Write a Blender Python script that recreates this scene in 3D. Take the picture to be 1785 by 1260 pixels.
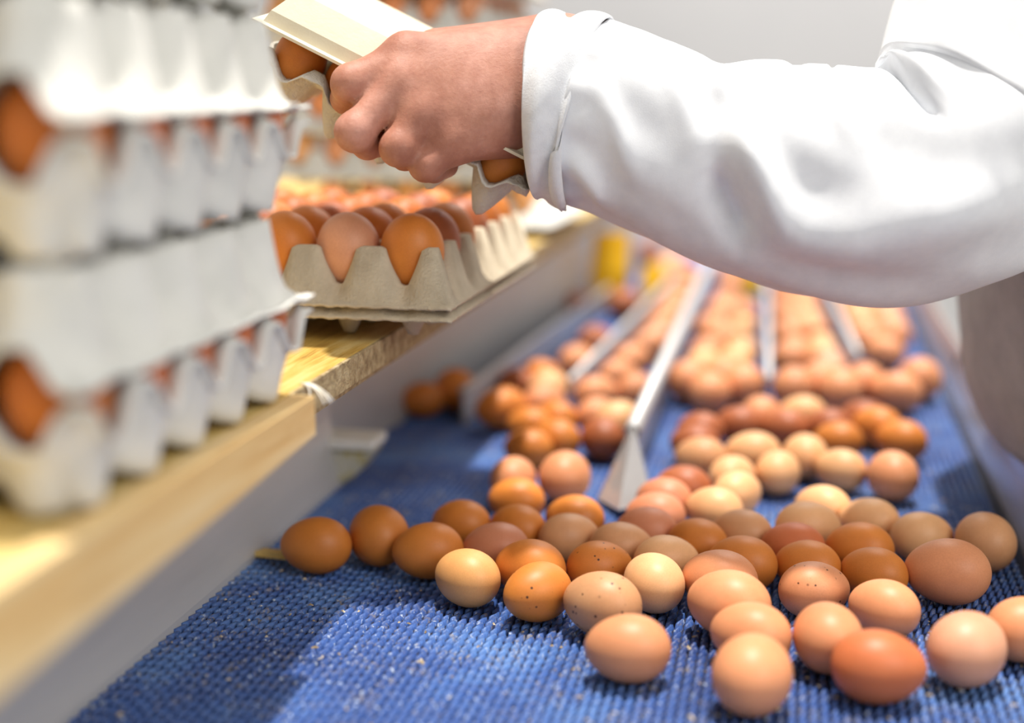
import bpy, bmesh, math, random
import numpy as np
from mathutils import Vector, Matrix

for _o in list(bpy.data.objects):
    bpy.data.objects.remove(_o, do_unlink=True)
SC = bpy.context.scene
COL = SC.collection
rnd = random.Random(7)
R_ = math.radians

# ------------------------------------------------------------------ camera
FPX, PCX, PCY = 2400.0, 892.5, 630.0          # focal length and centre in pixels of a 1785 x 1260 frame
VPX, HORIZON, CAM_H = 1400.0, 150.0, 0.35     # vanishing point of the belt, height above the belt (z = 0)
_D = np.array([VPX - PCX, PCY - HORIZON, FPX]); _D /= np.linalg.norm(_D)
_U = np.array([0.0, FPX, -(PCY - HORIZON)]); _U /= np.linalg.norm(_U)
_X = np.cross(_U, _D)
CM = np.array([_X, _D, _U])                   # camera (right, up, forward) -> world
def W(px, py, d):
    """world point seen at a pixel at depth d: used to set out limb joints"""
    return Vector(np.array([0, 0, CAM_H]) + d * (CM @ np.array([px - PCX, PCY - py, FPX])) / FPX)
cam_d = bpy.data.cameras.new('camera')
cam = bpy.data.objects.new('camera', cam_d); COL.objects.link(cam)
cam_d.sensor_width = 36.0
cam_d.lens = 36.0 * FPX / 1785.0
cam_d.clip_start = 0.02
rx, up_, fw = CM[:, 0], CM[:, 1], CM[:, 2]
cam.matrix_world = Matrix(((rx[0], up_[0], -fw[0], 0), (rx[1], up_[1], -fw[1], 0), (rx[2], up_[2], -fw[2], CAM_H), (0, 0, 0, 1)))
cam_d.dof.use_dof = True
cam_d.dof.focus_distance = 0.93
cam_d.dof.aperture_fstop = 1.8
SC.camera = cam

# ------------------------------------------------------------------ light
world = bpy.data.worlds.new('world'); SC.world = world
world.use_nodes = True
world.node_tree.nodes['Background'].inputs[0].default_value = (1.0, 0.975, 0.935, 1)
world.node_tree.nodes['Background'].inputs[1].default_value = 0.50
def lamp(name, kind, energy, col, loc, target, **kw):
    l = bpy.data.lights.new(name, kind); l.energy = energy; l.color = col
    for k, v in kw.items(): setattr(l, k, v)
    o = bpy.data.objects.new(name, l); COL.objects.link(o)
    o.location = loc
    o.rotation_euler = (Vector(target) - Vector(loc)).to_track_quat('-Z', 'Y').to_euler()
    return o
lamp('sun', 'SUN', 5.2, (1.0, 0.95, 0.88), (0.05, 1.15, 3.0), (-0.05, 0.95, 0.0), angle=R_(2.5))
lamp('window_light', 'AREA', 38, (1.0, 0.98, 0.95), (1.9, -0.9, 1.9), (-0.3, 0.9, 0.1), size=1.5)
lamp('wall_fill', 'AREA', 60, (1.0, 0.98, 0.96), (0.2, 3.3, 2.6), (0.2, 4.2, 0.6), size=1.2)  # unseen fill light added to brighten the back wall
SC.view_settings.view_transform = 'Standard'
SC.view_settings.look = 'None'
SC.view_settings.gamma = 1.0
SC.view_settings.use_curve_mapping = False
SC.view_settings.exposure = 0.06

# ------------------------------------------------------------------ materials
def lin(r, g, b):
    f = lambda c: (c / 255 / 12.92) if c / 255 <= 0.04045 else ((c / 255 + 0.055) / 1.055) ** 2.4
    return (f(r), f(g), f(b), 1.0)
class NT:
    def __init__(s, name):
        s.m = bpy.data.materials.new(name); s.m.use_nodes = True
        s.t = s.m.node_tree; s.b = s.t.nodes['Principled BSDF']
        s.co = s.t.nodes.new('ShaderNodeTexCoord')
    def n(s, typ, **kw):
        x = s.t.nodes.new(typ)
        for k, v in kw.items():
            if k.startswith('i_'):
                key = k[2:].replace('_', ' ')
                x.inputs[int(key) if key.isdigit() else key].default_value = v
            else: setattr(x, k, v)
        return x
    def l(s, a, b): s.t.links.new(a, b)
    def noise(s, scale, detail=3.0, rough=0.5, vec=None):
        x = s.n('ShaderNodeTexNoise', i_Scale=scale, i_Detail=detail, i_Roughness=rough)
        s.l(vec if vec is not None else s.co.outputs['Object'], x.inputs['Vector']); return x.outputs['Fac']
    def ramp(s, fac, stops):
        x = s.n('ShaderNodeValToRGB'); e = x.color_ramp.elements
        while len(e) < len(stops): e.new(0.5)
        for el, (p, c) in zip(e, stops): el.position = p; el.color = c
        s.l(fac, x.inputs[0]); return x.outputs[0]
    def mix(s, fac, a, b, mode='MIX'):
        x = s.n('ShaderNodeMix', data_type='RGBA', blend_type=mode)
        for sock, v in ((x.inputs[0], fac), (x.inputs[6], a), (x.inputs[7], b)):
            if hasattr(v, 'is_output'): s.l(v, sock)
            else: sock.default_value = v
        return x.outputs[2]
    def bump(s, h, strength, dist):
        x = s.n('ShaderNodeBump', i_Strength=strength, i_Distance=dist)
        s.l(h, x.inputs['Height']); s.l(x.outputs[0], s.b.inputs['Normal'])
    def set(s, **kw):
        for k, v in kw.items():
            key = k.replace('_', ' ')
            if hasattr(v, 'is_output'): s.l(v, s.b.inputs[key])
            else: s.b.inputs[key].default_value = v
        return s

def egg_material():
    s = NT('egg_shell')
    oi = s.n('ShaderNodeObjectInfo')
    sc = s.n('ShaderNodeVectorMath', operation='ADD')
    s.l(s.co.outputs['Object'], sc.inputs[0])
    cmb = s.n('ShaderNodeCombineXYZ'); s.l(oi.outputs['Random'], cmb.inputs[0]); s.l(oi.outputs['Random'], cmb.inputs[1])
    s.l(cmb.outputs[0], sc.inputs[1])
    v = sc.outputs[0]
    c1 = s.mix(0.5, oi.outputs['Color'], s.ramp(s.noise(55, 2, .5, v), [(.3, (.80, .74, .70, 1)), (.7, (1.0, 1.0, 1.0, 1))]), 'MULTIPLY')
    c1 = s.mix(0.4, c1, s.ramp(s.noise(900, 2, .6, v), [(.35, (.82, .78, .74, 1)), (.65, (1, 1, 1, 1))]), 'MULTIPLY')
    vo = s.n('ShaderNodeTexVoronoi', i_Scale=150.0); s.l(v, vo.inputs['Vector'])
    dot = s.ramp(vo.outputs['Distance'], [(.12, (1, 1, 1, 1)), (.17, (0, 0, 0, 1))])
    sel = s.ramp(s.noise(45, 2, .5, v), [(.44, (0, 0, 0, 1)), (.52, (1, 1, 1, 1))])
    mm = s.n('ShaderNodeMath', operation='MULTIPLY'); s.l(dot, mm.inputs[0]); s.l(sel, mm.inputs[1])
    inv = s.n('ShaderNodeMath', operation='SUBTRACT'); inv.inputs[0].default_value = 1.0; s.l(oi.outputs['Alpha'], inv.inputs[1])
    m2 = s.n('ShaderNodeMath', operation='MULTIPLY'); s.l(mm.outputs[0], m2.inputs[0]); s.l(inv.outputs[0], m2.inputs[1])
    c = s.mix(m2.outputs[0], c1, lin(74, 40, 22))
    s.set(Base_Color=c, Roughness=0.46, Subsurface_Weight=0.12, Subsurface_Scale=0.006)
    s.b.inputs['Subsurface Radius'].default_value = (1.0, 0.45, 0.25)
    s.b.inputs['Specular IOR Level'].default_value = 0.38
    s.bump(s.noise(1400, 2, .5, v), 0.05, 0.0004)
    return s.m
def noisy(name, stops, scale=12, rough=0.6, metal=0.0, bump=0.0, bscale=200, bdist=0.001, vecscale=None, detail=4, **kw):
    s = NT(name); vec = None
    if vecscale:
        mp = s.n('ShaderNodeMapping'); mp.inputs['Scale'].default_value = vecscale
        s.l(s.co.outputs['Object'], mp.inputs[0]); vec = mp.outputs[0]
    s.set(Base_Color=s.ramp(s.noise(scale, detail, .6, vec), stops), Roughness=rough, Metallic=metal)
    if bump: s.bump(s.noise(bscale, 4, .6, vec), bump, bdist)
    s.set(**kw)
    return s.m
M = {}
M['egg'] = egg_material()
M['pulp_white'] = noisy('white_moulded_pulp', [(.3, lin(214, 214, 208)), (.7, lin(236, 235, 228))], 30, .95, bump=.5, bscale=420, bdist=.0012)
M['pulp_grey'] = noisy('grey_moulded_pulp', [(.25, lin(184, 170, 146)), (.75, lin(212, 199, 174))], 60, .95, bump=.8, bscale=500, bdist=.0014)
M['pulp_held'] = noisy('pale_grey_pulp', [(.3, lin(200, 194, 182)), (.7, lin(224, 220, 210))], 40, .95, bump=1.0, bscale=380, bdist=.002)
M['pulp_cream'] = noisy('cream_card', [(.3, lin(216, 206, 180)), (.7, lin(232, 224, 200))], 20, .9, bump=.3, bscale=400, bdist=.001)
M['steel'] = noisy('brushed_steel', [(.3, lin(188, 186, 186)), (.7, lin(214, 212, 210))], 14, .25, metal=.6, bump=.08, bscale=300, bdist=.0006, vecscale=(1, .12, 1))
M['steel_dull'] = noisy('dull_steel', [(.3, lin(196, 197, 199)), (.7, lin(216, 216, 216))], 16, .45, metal=.2, bump=.1, bscale=260, bdist=.0006, vecscale=(1, .15, 1))
M['dark'] = noisy('bolt_and_bore_shade', [(.3, lin(38, 36, 34)), (.7, lin(58, 54, 50))], 30, .8)
M['yellow'] = noisy('yellow_plastic', [(.3, lin(236, 178, 8)), (.7, lin(250, 200, 24))], 10, .45)
M['wall'] = noisy('painted_wall', [(.3, lin(205, 205, 207)), (.7, lin(214, 214, 215))], 1.2, .8)
M['floor'] = noisy('concrete_floor', [(.3, lin(120, 118, 114)), (.7, lin(150, 148, 142))], 3, .8, bump=.2, bscale=60)
M['cloth'] = noisy('white_cotton', [(.35, lin(224, 226, 230)), (.65, lin(234, 236, 239))], 40, .9, bump=.25, bscale=1500, bdist=.0005)
M['cloth_rib'] = noisy('white_cotton_rib', [(.35, lin(220, 222, 226)), (.65, lin(234, 236, 239))], 60, .95, bump=.5, bscale=1100, bdist=.0008)
M['coat_shade'] = noisy('grey_coat_shade', [(.35, lin(164, 166, 168)), (.65, lin(176, 178, 180))], 40, .85, bump=.25, bscale=1200, bdist=.0005)  # grey holds the shade on the white coat front
M['trouser'] = noisy('grey_trousers', [(.35, lin(90, 92, 98)), (.65, lin(110, 112, 118))], 40, .9)
M['hair'] = noisy('brown_hair', [(.35, lin(50, 34, 24)), (.65, lin(74, 50, 34))], 80, .7)
M['straw'] = noisy('straw', [(.35, lin(196, 160, 84)), (.65, lin(222, 192, 120))], 60, .8)
M['fluff'] = noisy('white_fluff', [(.35, lin(226, 218, 200)), (.65, lin(240, 236, 226))], 90, .9)
M['crumb'] = noisy('crumbs', [(.3, lin(84, 62, 34)), (.5, lin(190, 168, 130)), (.7, lin(232, 226, 214))], 70, .9)
M['foot_block'] = noisy('speckled_resin_block', [(.35, lin(196, 194, 176)), (.52, lin(206, 204, 190)), (.62, lin(186, 172, 92)), (.7, lin(208, 206, 196))], 85, .7, bump=.25, bscale=260)
M['white_cap'] = noisy('white_cap', [(.3, lin(238, 238, 230)), (.7, lin(248, 248, 244))], 30, .6)

def skin_material():
    s = NT('skin')
    a = s.ramp(s.noise(22, 4, .6), [(.3, lin(168, 112, 92)), (.5, lin(186, 130, 108)), (.72, lin(206, 152, 134))])
    a = s.mix(0.25, a, s.ramp(s.noise(90, 5, .7), [(.4, lin(186, 140, 124)), (.6, (1, 1, 1, 1))]), 'MULTIPLY')
    s.set(Base_Color=a, Roughness=0.5, Subsurface_Weight=0.2, Subsurface_Scale=0.008)
    s.b.inputs['Subsurface Radius'].default_value = (1.0, 0.35, 0.2)
    s.b.inputs['Specular IOR Level'].default_value = 0.35
    s.bump(s.noise(420, 5, .7), 0.35, 0.0012)
    return s.m
M['skin'] = skin_material()
def wood_material(name, stops, rough=.6):
    s = NT(name)
    mp = s.n('ShaderNodeMapping'); mp.inputs['Scale'].default_value = (16, 1.1, 16)
    s.l(s.co.outputs['Object'], mp.inputs[0])
    g = s.noise(6, 6, .65, mp.outputs[0])
    s.set(Base_Color=s.ramp(g, stops), Roughness=rough)
    s.bump(g, .25, .0015)
    return s.m
M['wood_top'] = wood_material('worn_bench_wood', [(.3, lin(150, 108, 44)), (.45, lin(206, 168, 84)), (.6, lin(226, 200, 132)), (.75, lin(190, 148, 70))], .42)
M['wood_plank'] = wood_material('pale_plank', [(.3, lin(222, 178, 112)), (.5, lin(238, 204, 142)), (.7, lin(244, 220, 172))], .6)
M['wood_edge'] = noisy('board_edge', [(.3, lin(128, 106, 74)), (.5, lin(178, 158, 118)), (.7, lin(206, 190, 150))], 90, .9, bump=.9, bscale=350, bdist=.002)
def belt_material():
    s = NT('blue_belt_plastic')
    a = s.ramp(s.noise(7, 4, .6), [(.3, lin(50, 76, 138)), (.5, lin(72, 108, 176)), (.7, lin(110, 154, 212))])
    a = s.mix(.6, a, s.ramp(s.noise(520, 2, .6), [(.35, lin(150, 160, 190)), (.65, (1, 1, 1, 1))]), 'MULTIPLY')
    d = s.ramp(s.noise(45, 5, .7), [(.50, (0, 0, 0, 1)), (.66, (1, 1, 1, 1))])
    d2 = s.ramp(s.noise(300, 3, .7), [(.50, (0, 0, 0, 1)), (.60, (1, 1, 1, 1))])
    mm = s.n('ShaderNodeMath', operation='MULTIPLY'); s.l(d, mm.inputs[0]); s.l(d2, mm.inputs[1])
    a = s.mix(mm.outputs[0], a, lin(150, 138, 118))
    d3 = s.ramp(s.noise(190, 3, .7), [(.60, (0, 0, 0, 1)), (.70, (1, 1, 1, 1))])
    a = s.mix(d3, a, lin(184, 196, 214))
    s.set(Base_Color=a, Roughness=.5)
    return s.m
M['belt'] = belt_material()
M['belt_base'] = noisy('belt_bed_dirty_blue', [(.3, lin(10, 14, 34)), (.6, lin(18, 26, 58)), (.8, lin(64, 60, 54))], 40, .8)

# ------------------------------------------------------------------ helpers
def link(name, me, mat=None, parent=None, smooth=True):
    o = bpy.data.objects.new(name, me); COL.objects.link(o)
    if mat is not None and not me.materials: me.materials.append(M[mat])
    if smooth and len(me.polygons): me.polygons.foreach_set('use_smooth', [True] * len(me.polygons))
    if parent is not None: o.parent = parent
    return o
def pyd(name, v, f):
    me = bpy.data.meshes.new(name); me.from_pydata([tuple(map(float, p)) for p in v], [], f); me.validate(); me.update(); return me
def empty(name, loc=(0, 0, 0), rz=0.0):
    o = bpy.data.objects.new(name, None); COL.objects.link(o); o.location = loc; o.rotation_euler = (0, 0, rz)
    o.empty_display_size = 0.05; return o
def tag(o, label, cat, group=None):
    o['label'] = label; o['category'] = cat
    if group: o['group'] = group
    return o
def box_mesh(name, x0, x1, y0, y1, z0, z1, bevel=0.0, seg=2):
    bm = bmesh.new(); bmesh.ops.create_cube(bm, size=1.0)
    for v in bm.verts:
        v.co = ((x0 + x1) / 2 + v.co.x * (x1 - x0), (y0 + y1) / 2 + v.co.y * (y1 - y0), (z0 + z1) / 2 + v.co.z * (z1 - z0))
    if bevel: bmesh.ops.bevel(bm, geom=list(bm.edges), offset=bevel, segments=seg, affect='EDGES', profile=.6)
    me = bpy.data.meshes.new(name); bm.to_mesh(me); bm.free(); return me
def box(name, dims, mat, parent=None, bevel=0.002):
    return link(name, box_mesh(name, *dims, bevel=bevel), mat, parent, smooth=False)
def tube_mesh(name, pts, rad, n=16, cap=True):
    pts = [Vector(p) for p in pts]; rads = rad if isinstance(rad, (list, tuple)) else [rad] * len(pts)
    v, f = [], []
    t0 = (pts[1] - pts[0]).normalized(); a = t0.orthogonal().normalized()
    for i, p in enumerate(pts):
        t = (pts[min(i + 1, len(pts) - 1)] - pts[max(i - 1, 0)]).normalized()
        a = (a - t * a.dot(t)).normalized(); b = t.cross(a)
        for k in range(n):
            th = 2 * math.pi * k / n; v.append(p + (a * math.cos(th) + b * math.sin(th)) * rads[i])
    for i in range(len(pts) - 1):
        for k in range(n): f.append((i * n + k, i * n + (k + 1) % n, (i + 1) * n + (k + 1) % n, (i + 1) * n + k))
    if cap: f.append(tuple(range(n))[::-1]); f.append(tuple((len(pts) - 1) * n + k for k in range(n)))
    return pyd(name, v, f)
def extrude_profile(name, prof, y0, y1, closed=True, sx=0.0):
    """x-z profile swept from y0 to y1; sx = shift in x at y1"""
    n = len(prof); v = [(x, y0, z) for x, z in prof] + [(x + sx, y1, z) for x, z in prof]
    f = [(i, (i + 1) % n, n + (i + 1) % n, n + i) for i in range(n if closed else n - 1)]
    if closed: f += [tuple(range(n))[::-1], tuple(range(n, 2 * n))]
    me = pyd(name, v, f)
    bm = bmesh.new(); bm.from_mesh(me); bmesh.ops.recalc_face_normals(bm, faces=bm.faces); bm.to_mesh(me); bm.free()
    return me
def surface_nets(sdf, lo, hi, h):
    """naive surface nets on a numpy distance field"""
    lo = np.array(lo, float); hi = np.array(hi, float)
    n = np.maximum(np.ceil((hi - lo) / h).astype(int) + 1, 3)
    ax = [lo[i] + h * np.arange(n[i]) for i in range(3)]
    X, Y, Z = np.meshgrid(*ax, indexing='ij')
    D = sdf(X.astype(np.float32), Y.astype(np.float32), Z.astype(np.float32))
    s = D < 0
    corners = [(i, j, k) for i in (0, 1) for j in (0, 1) for k in (0, 1)]
    sl = lambda A, c: A[c[0]:A.shape[0] - 1 + c[0], c[1]:A.shape[1] - 1 + c[1], c[2]:A.shape[2] - 1 + c[2]]
    cnt = sum(sl(s, c).astype(np.int8) for c in corners)
    act = (cnt > 0) & (cnt < 8)
    idx = -np.ones(act.shape, np.int64); idx[act] = np.arange(act.sum())
    acc = np.zeros((int(act.sum()), 3)); w = np.zeros(int(act.sum()))
    cd = {c: sl(D, c)[act] for c in corners}
    for a in corners:
        for ax_i in range(3):
            if a[ax_i]: continue
            b = list(a); b[ax_i] = 1; b = tuple(b)
            da, db = cd[a], cd[b]; cr = (da < 0) != (db < 0)
            t = np.where(cr, da / np.where(cr, da - db, 1), 0)
            p = np.tile(np.array(a, float), (len(da), 1)); p[:, ax_i] += t
            acc += p * cr[:, None]; w += cr
    I = np.argwhere(act)
    V = lo + (I + acc / w[:, None]) * h
    F = []
    for a in range(3):
        b, c = (a + 1) % 3, (a + 2) % 3
        s0 = np.take(s, range(n[a] - 1), a); s1 = np.take(s, range(1, n[a]), a)
        E = np.argwhere(s0 != s1)
        E = E[(E[:, b] > 0) & (E[:, c] > 0) & (E[:, b] < n[b] - 1) & (E[:, c] < n[c] - 1)]
        q = []
        for ob, oc in ((-1, -1), (0, -1), (0, 0), (-1, 0)):
            e = E.copy(); e[:, b] += ob; e[:, c] += oc; q.append(idx[e[:, 0], e[:, 1], e[:, 2]])
        q = np.stack(q, 1); flip = s[E[:, 0], E[:, 1], E[:, 2]]
        q[~flip] = q[~flip][:, ::-1]
        F.append(q)
    return V, np.concatenate(F)
def np_mesh(name, V, F):
    me = bpy.data.meshes.new(name)
    me.vertices.add(len(V)); me.vertices.foreach_set('co', np.asarray(V, np.float32).ravel())
    k = F.shape[1]
    me.loops.add(F.size); me.loops.foreach_set('vertex_index', F.astype(np.int32).ravel())
    me.polygons.add(len(F)); me.polygons.foreach_set('loop_start', np.arange(0, F.size, k, dtype=np.int32))
    me.update(calc_edges=True); me.validate(); return me
def sd_cap(X, Y, Z, a, b, ra, rb):
    ba = [b[i] - a[i] for i in range(3)]; L = sum(c * c for c in ba) + 1e-12
    t = np.clip(((X - a[0]) * ba[0] + (Y - a[1]) * ba[1] + (Z - a[2]) * ba[2]) / L, 0, 1)
    return np.sqrt((X - a[0] - t * ba[0]) ** 2 + (Y - a[1] - t * ba[1]) ** 2 + (Z - a[2] - t * ba[2]) ** 2) - (ra + (rb - ra) * t)
def sd_ell(X, Y, Z, c, r):
    k0 = np.sqrt(((X - c[0]) / r[0]) ** 2 + ((Y - c[1]) / r[1]) ** 2 + ((Z - c[2]) / r[2]) ** 2)
    return (k0 - 1) * min(r)
def smin(a, b, k):
    h = np.clip(0.5 + 0.5 * (b - a) / k, 0, 1)
    return b * (1 - h) + a * h - k * h * (1 - h)

# ------------------------------------------------------------------ setting
fl = box('floor', (-4.5, 4.0, -1.5, 5.2, -0.92, -0.85), 'floor', bevel=0); fl['kind'] = 'structure'
wb = box('wall_back', (-4.5, 4.0, 4.4, 4.55, -0.85, 3.0), 'wall', bevel=0); wb['kind'] = 'structure'

# ------------------------------------------------------------------ conveyor
conv = empty('conveyor', (0, 0, 0))
tag(conv, 'egg conveyor with a ribbed blue belt, steel guards and lane rails', 'conveyor')
BX0, BX1, BY0, BY1 = -0.39, 0.180, 0.36, 3.0
me = extrude_profile('belt_bed', [(-0.425, -0.02), (BX1, -0.02), (BX1, -0.0038), (-0.425, -0.0038)], BY0, BY1)
link('belt_bed', me, 'belt_base', conv, smooth=False)
def belt_ribs():
    px, ly = 0.0062, 0.0112
    nx = int((BX1 - .002 + .423) / px); ny = int((BY1 - BY0) / ly)
    ii, jj = np.meshgrid(np.arange(nx), np.arange(ny), indexing='ij'); ii = ii.ravel(); jj = jj.ravel()
    rg = np.random.RandomState(3)
    stag = rg.uniform(0, 1, nx)[ii] * ly
    x = -0.423 + ii * px + px / 2 + rg.uniform(-1, 1, ii.size) * .00018; y = BY0 + jj * ly + stag
    # left edge follows the side guard
    xb = -0.423 + ii * px + px / 2
    keep = xb > np.where(y < 1.14, -.389, np.interp(y, [1.14, 1.3, 2.05, 3.0], [-.413, -.413, -.333, -.29]))
    ii, x, y = ii[keep], x[keep], y[keep]
    n = x.size; tw = .0013
    hz = rg.uniform(-.0002, .0002, n)
    base = np.array([(-.0017, -.0057, -.0040), (.0017, -.0057, -.0040), (.0017, .0057, -.0040), (-.0017, .0057, -.0040),
                     (-.0009, -.0054, .0004), (.0009, -.0054, .0004), (.0010, .0054, -.0002), (-.0008, .0054, -.0002)])
    V = base[None] + np.stack([x, y, np.zeros(n)], 1)[:, None, :]
    V[:, :, 0] += (base[None, :, 1] / .0055) * tw
    V[:, 4:, 2] += hz[:, None] - .0006
    q = np.array([(4, 5, 6, 7), (0, 1, 5, 4), (1, 2, 6, 5), (2, 3, 7, 6), (3, 0, 4, 7)])
    F = (q[None] + (np.arange(n) * 8)[:, None, None]).reshape(-1, 4)
    return np_mesh('belt_ribs', V.reshape(-1, 3), F)
rb = link('belt_ribs', belt_ribs(), 'belt', conv, smooth=False); rb['kind'] = 'stuff'
# left guard: straight near part, then running in along the bench
def guard(name, path, prof, mat, thick):
    v, f = [], []; n = len(prof)
    for (x, y) in path:
        for (dx, z) in prof: v.append((x + dx, y, z))
        for (dx, z) in prof[::-1]: v.append((x + dx + thick, y, z))
    m = 2 * n
    for i in range(len(path) - 1):
        for k in range(m): f.append((i * m + k, i * m + (k + 1) % m, (i + 1) * m + (k + 1) % m, (i + 1) * m + k))
    f.append(tuple(range(m))); f.append(tuple((len(path) - 1) * m + k for k in range(m))[::-1])
    me = pyd(name, v, f)
    bm = bmesh.new(); bm.from_mesh(me); bmesh.ops.recalc_face_normals(bm, faces=bm.faces); bm.to_mesh(me); bm.free()
    return link(name, me, mat, conv, smooth=False)
guard('side_guard', [(-.391, .30), (-.391, 1.14)], [(0, -.03), (0, .004), (-.012, .06), (-.016, .125)], 'steel_dull', -.003)
guard('side_guard', [(-.418, 1.14), (-.416, 1.30), (-.376, 1.62), (-.332, 2.05), (-.29, 3.0)], [(0, -.03), (0, .02), (-.008, .125)], 'steel_dull', -.003)
guard('side_guard', [(.180, .30), (.180, 3.0)], [(0, -.03), (0, .002), (.010, .030), (.014, .046)], 'steel', .003)
# lane rails
def rail(p0, p1, h, parent_name='lane_divider', tubed=False):
    a = Vector((p0[0], p0[1], 0)); b = Vector((p1[0], p1[1], 0)); t = (b - a).normalized(); nn = Vector((-t.y, t.x, 0))
    w = .0016
    v, f = [], []
    for p in (a, b):
        for s, z in ((-1, .001), (1, .001), (1, h), (-1, h)): v.append(p + nn * w * s + Vector((0, 0, z)))
    f = [(0, 1, 5, 4), (1, 2, 6, 5), (2, 3, 7, 6), (3, 0, 4, 7), (3, 2, 1, 0), (4, 5, 6, 7)]
    o = link(parent_name, pyd(parent_name, v, f), 'steel_dull', conv, smooth=False)
    z = Vector((0, 0, h))
    r = .0078 if tubed else .0042
    tb = link('rail_tube', tube_mesh('rail_tube', [a + z, a.lerp(b, .5) + z, b + z], r, 18), 'steel_dull', o)
    return o, a, t, nn
RAILS = [((-.336, 1.37), (-.287, 2.2)), ((-.235, 1.45), (-.200, 2.3)), ((-.024, 1.50), (-.052, 2.5)), ((.077, 1.66), (.035, 2.5))]
for p0, p1 in RAILS: rail(p0, p1, .036)
o, a, t, nn = rail((-.1375, 1.20), (-.150, 2.7), .046, tubed=True)
link('bore_shade', tube_mesh('bore_shade', [a + Vector((0, -.0006, .046)), a + Vector((0, .004, .046))], .0052, 16), 'dark', o)  # solid dark plug, painted as the shade inside the tube end
def nose():
    # folded sheet foot in front of the tube: two wings meeting in a ridge, flattened tip
    pts = [(-.1375, 1.200, .052), (-.1350, 1.085, .006), (-.158, 1.130, .001), (-.150, 1.205, .001), (-.112, 1.125, .001), (-.124, 1.205, .001), (-.1365, 1.150, .034)]
    f = [(0, 6, 2, 3), (6, 1, 2), (0, 5, 4, 6), (6, 4, 1)]
    me = pyd('rail_foot', pts, f); return me
nf = link('rail_foot', nose(), 'steel', o, smooth=False)
sm = nf.modifiers.new('thick', 'SOLIDIFY'); sm.thickness = .0016; sm.offset = -1
# yellow stop flaps at the far end of the left lanes
for x0, x1, y, z1, lean in ((-.318, -.258, 2.14, .122, .03), (-.246, -.206, 2.20, .066, .02), (-.083, -.056, 2.30, .062, .015)):
    v = []
    for yy in (0, .004):
        for x, z, k in ((x0, .004, 0), (x1, .004, 0), (x1, z1 * .5, .3), (x1 - .003, z1, 1), (x0 + .003, z1, 1), (x0, z1 * .5, .3)): v.append((x, y + yy + lean * k, z))
    f = [(0, 1, 2, 5), (5, 2, 3, 4), (11, 8, 7, 6), (10, 9, 8, 11)] + [(i, 6 + i, 6 + (i + 1) % 6, (i + 1) % 6) for i in range(6)]
    link('stop_flap', pyd('stop_flap', v, f), 'yellow', conv, smooth=False)
# speckled block with a white cap closing the near left guard
bp = [(-.448, 1.135, 0), (-.383, 1.135, 0), (-.365, 1.142, .022), (-.365, 1.142, .030), (-.425, 1.135, .030)]
def block():
    prof0 = [(-.470, .0), (-.392, .0), (-.376, .010), (-.358, .034), (-.425, .034)]
    prof1 = [(-.470, .0), (-.392, .0), (-.376, .010), (-.358, .034), (-.425, .034)]
    n = 5; v = [(x, 1.128, z) for x, z in prof0] + [(x, 1.165, z) for x, z in prof1]
    f = [(i, (i + 1) % n, n + (i + 1) % n, n + i) for i in range(n)] + [tuple(range(n))[::-1], tuple(range(n, 2 * n))]
    me = pyd('end_block', v, f)
    bm = bmesh.new(); bm.from_mesh(me); bmesh.ops.recalc_face_normals(bm, faces=bm.faces)
    bmesh.ops.bevel(bm, geom=list(bm.edges), offset=.003, segments=2, affect='EDGES'); bm.to_mesh(me); bm.free(); return me
eb = link('end_block', block(), 'foot_block', conv, smooth=False)
box('block_cap', (-.440, -.358, 1.124, 1.168, .034, .043), 'white_cap', eb, bevel=.003)
bolt = link('bolt', tube_mesh('bolt', [(.189, 1.66, .034), (.195, 1.66, .034)], .007, 12), 'dark', conv)
for x in (-.37, .15):
    for y in (.5, 2.8): box('leg', (x - .025, x + .025, y - .025, y + .025, -.85, -.02), 'steel_dull', conv)

# ------------------------------------------------------------------ bench
BZ, BEX = .172, -.289
bench = empty('packing_bench', (0, 0, 0)); tag(bench, 'worn wooden packing bench beside the conveyor, carrying stacked egg trays', 'bench')
box('bench_top', (-1.15, BEX - .002, .20, 2.65, BZ - .019, BZ), 'wood_top', bench, bevel=.0015)
box('raw_edge', (BEX - .0025, BEX, .752, 2.65, BZ - .020, BZ - .0005), 'wood_edge', bench, bevel=.0006)
box('under_batten', (-.345, -.300, .752, 2.65, BZ - .030, BZ - .0195), 'wood_edge', bench, bevel=.001)
v = [(-.2885, .2, .126), (-.2885, .75, .148), (-.2885, .75, .1715), (-.2885, .2, .1765), (-.274, .2, .126), (-.274, .75, .148), (-.274, .75, .1715), (-.274, .2, .1765)]
link('front_plank', pyd('front_plank', v, [(0, 1, 2, 3), (7, 6, 5, 4), (0, 4, 5, 1), (1, 5, 6, 2), (2, 6, 7, 3), (3, 7, 4, 0)]), 'wood_plank', bench, smooth=False)
for x, y in ((-.46, .3), (-1.1, .3), (-.46, 2.5), (-1.1, 2.5)): box('leg', (x - .03, x + .03, y - .03, y + .03, -.85, BZ - .019), 'wood_edge', bench)

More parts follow.
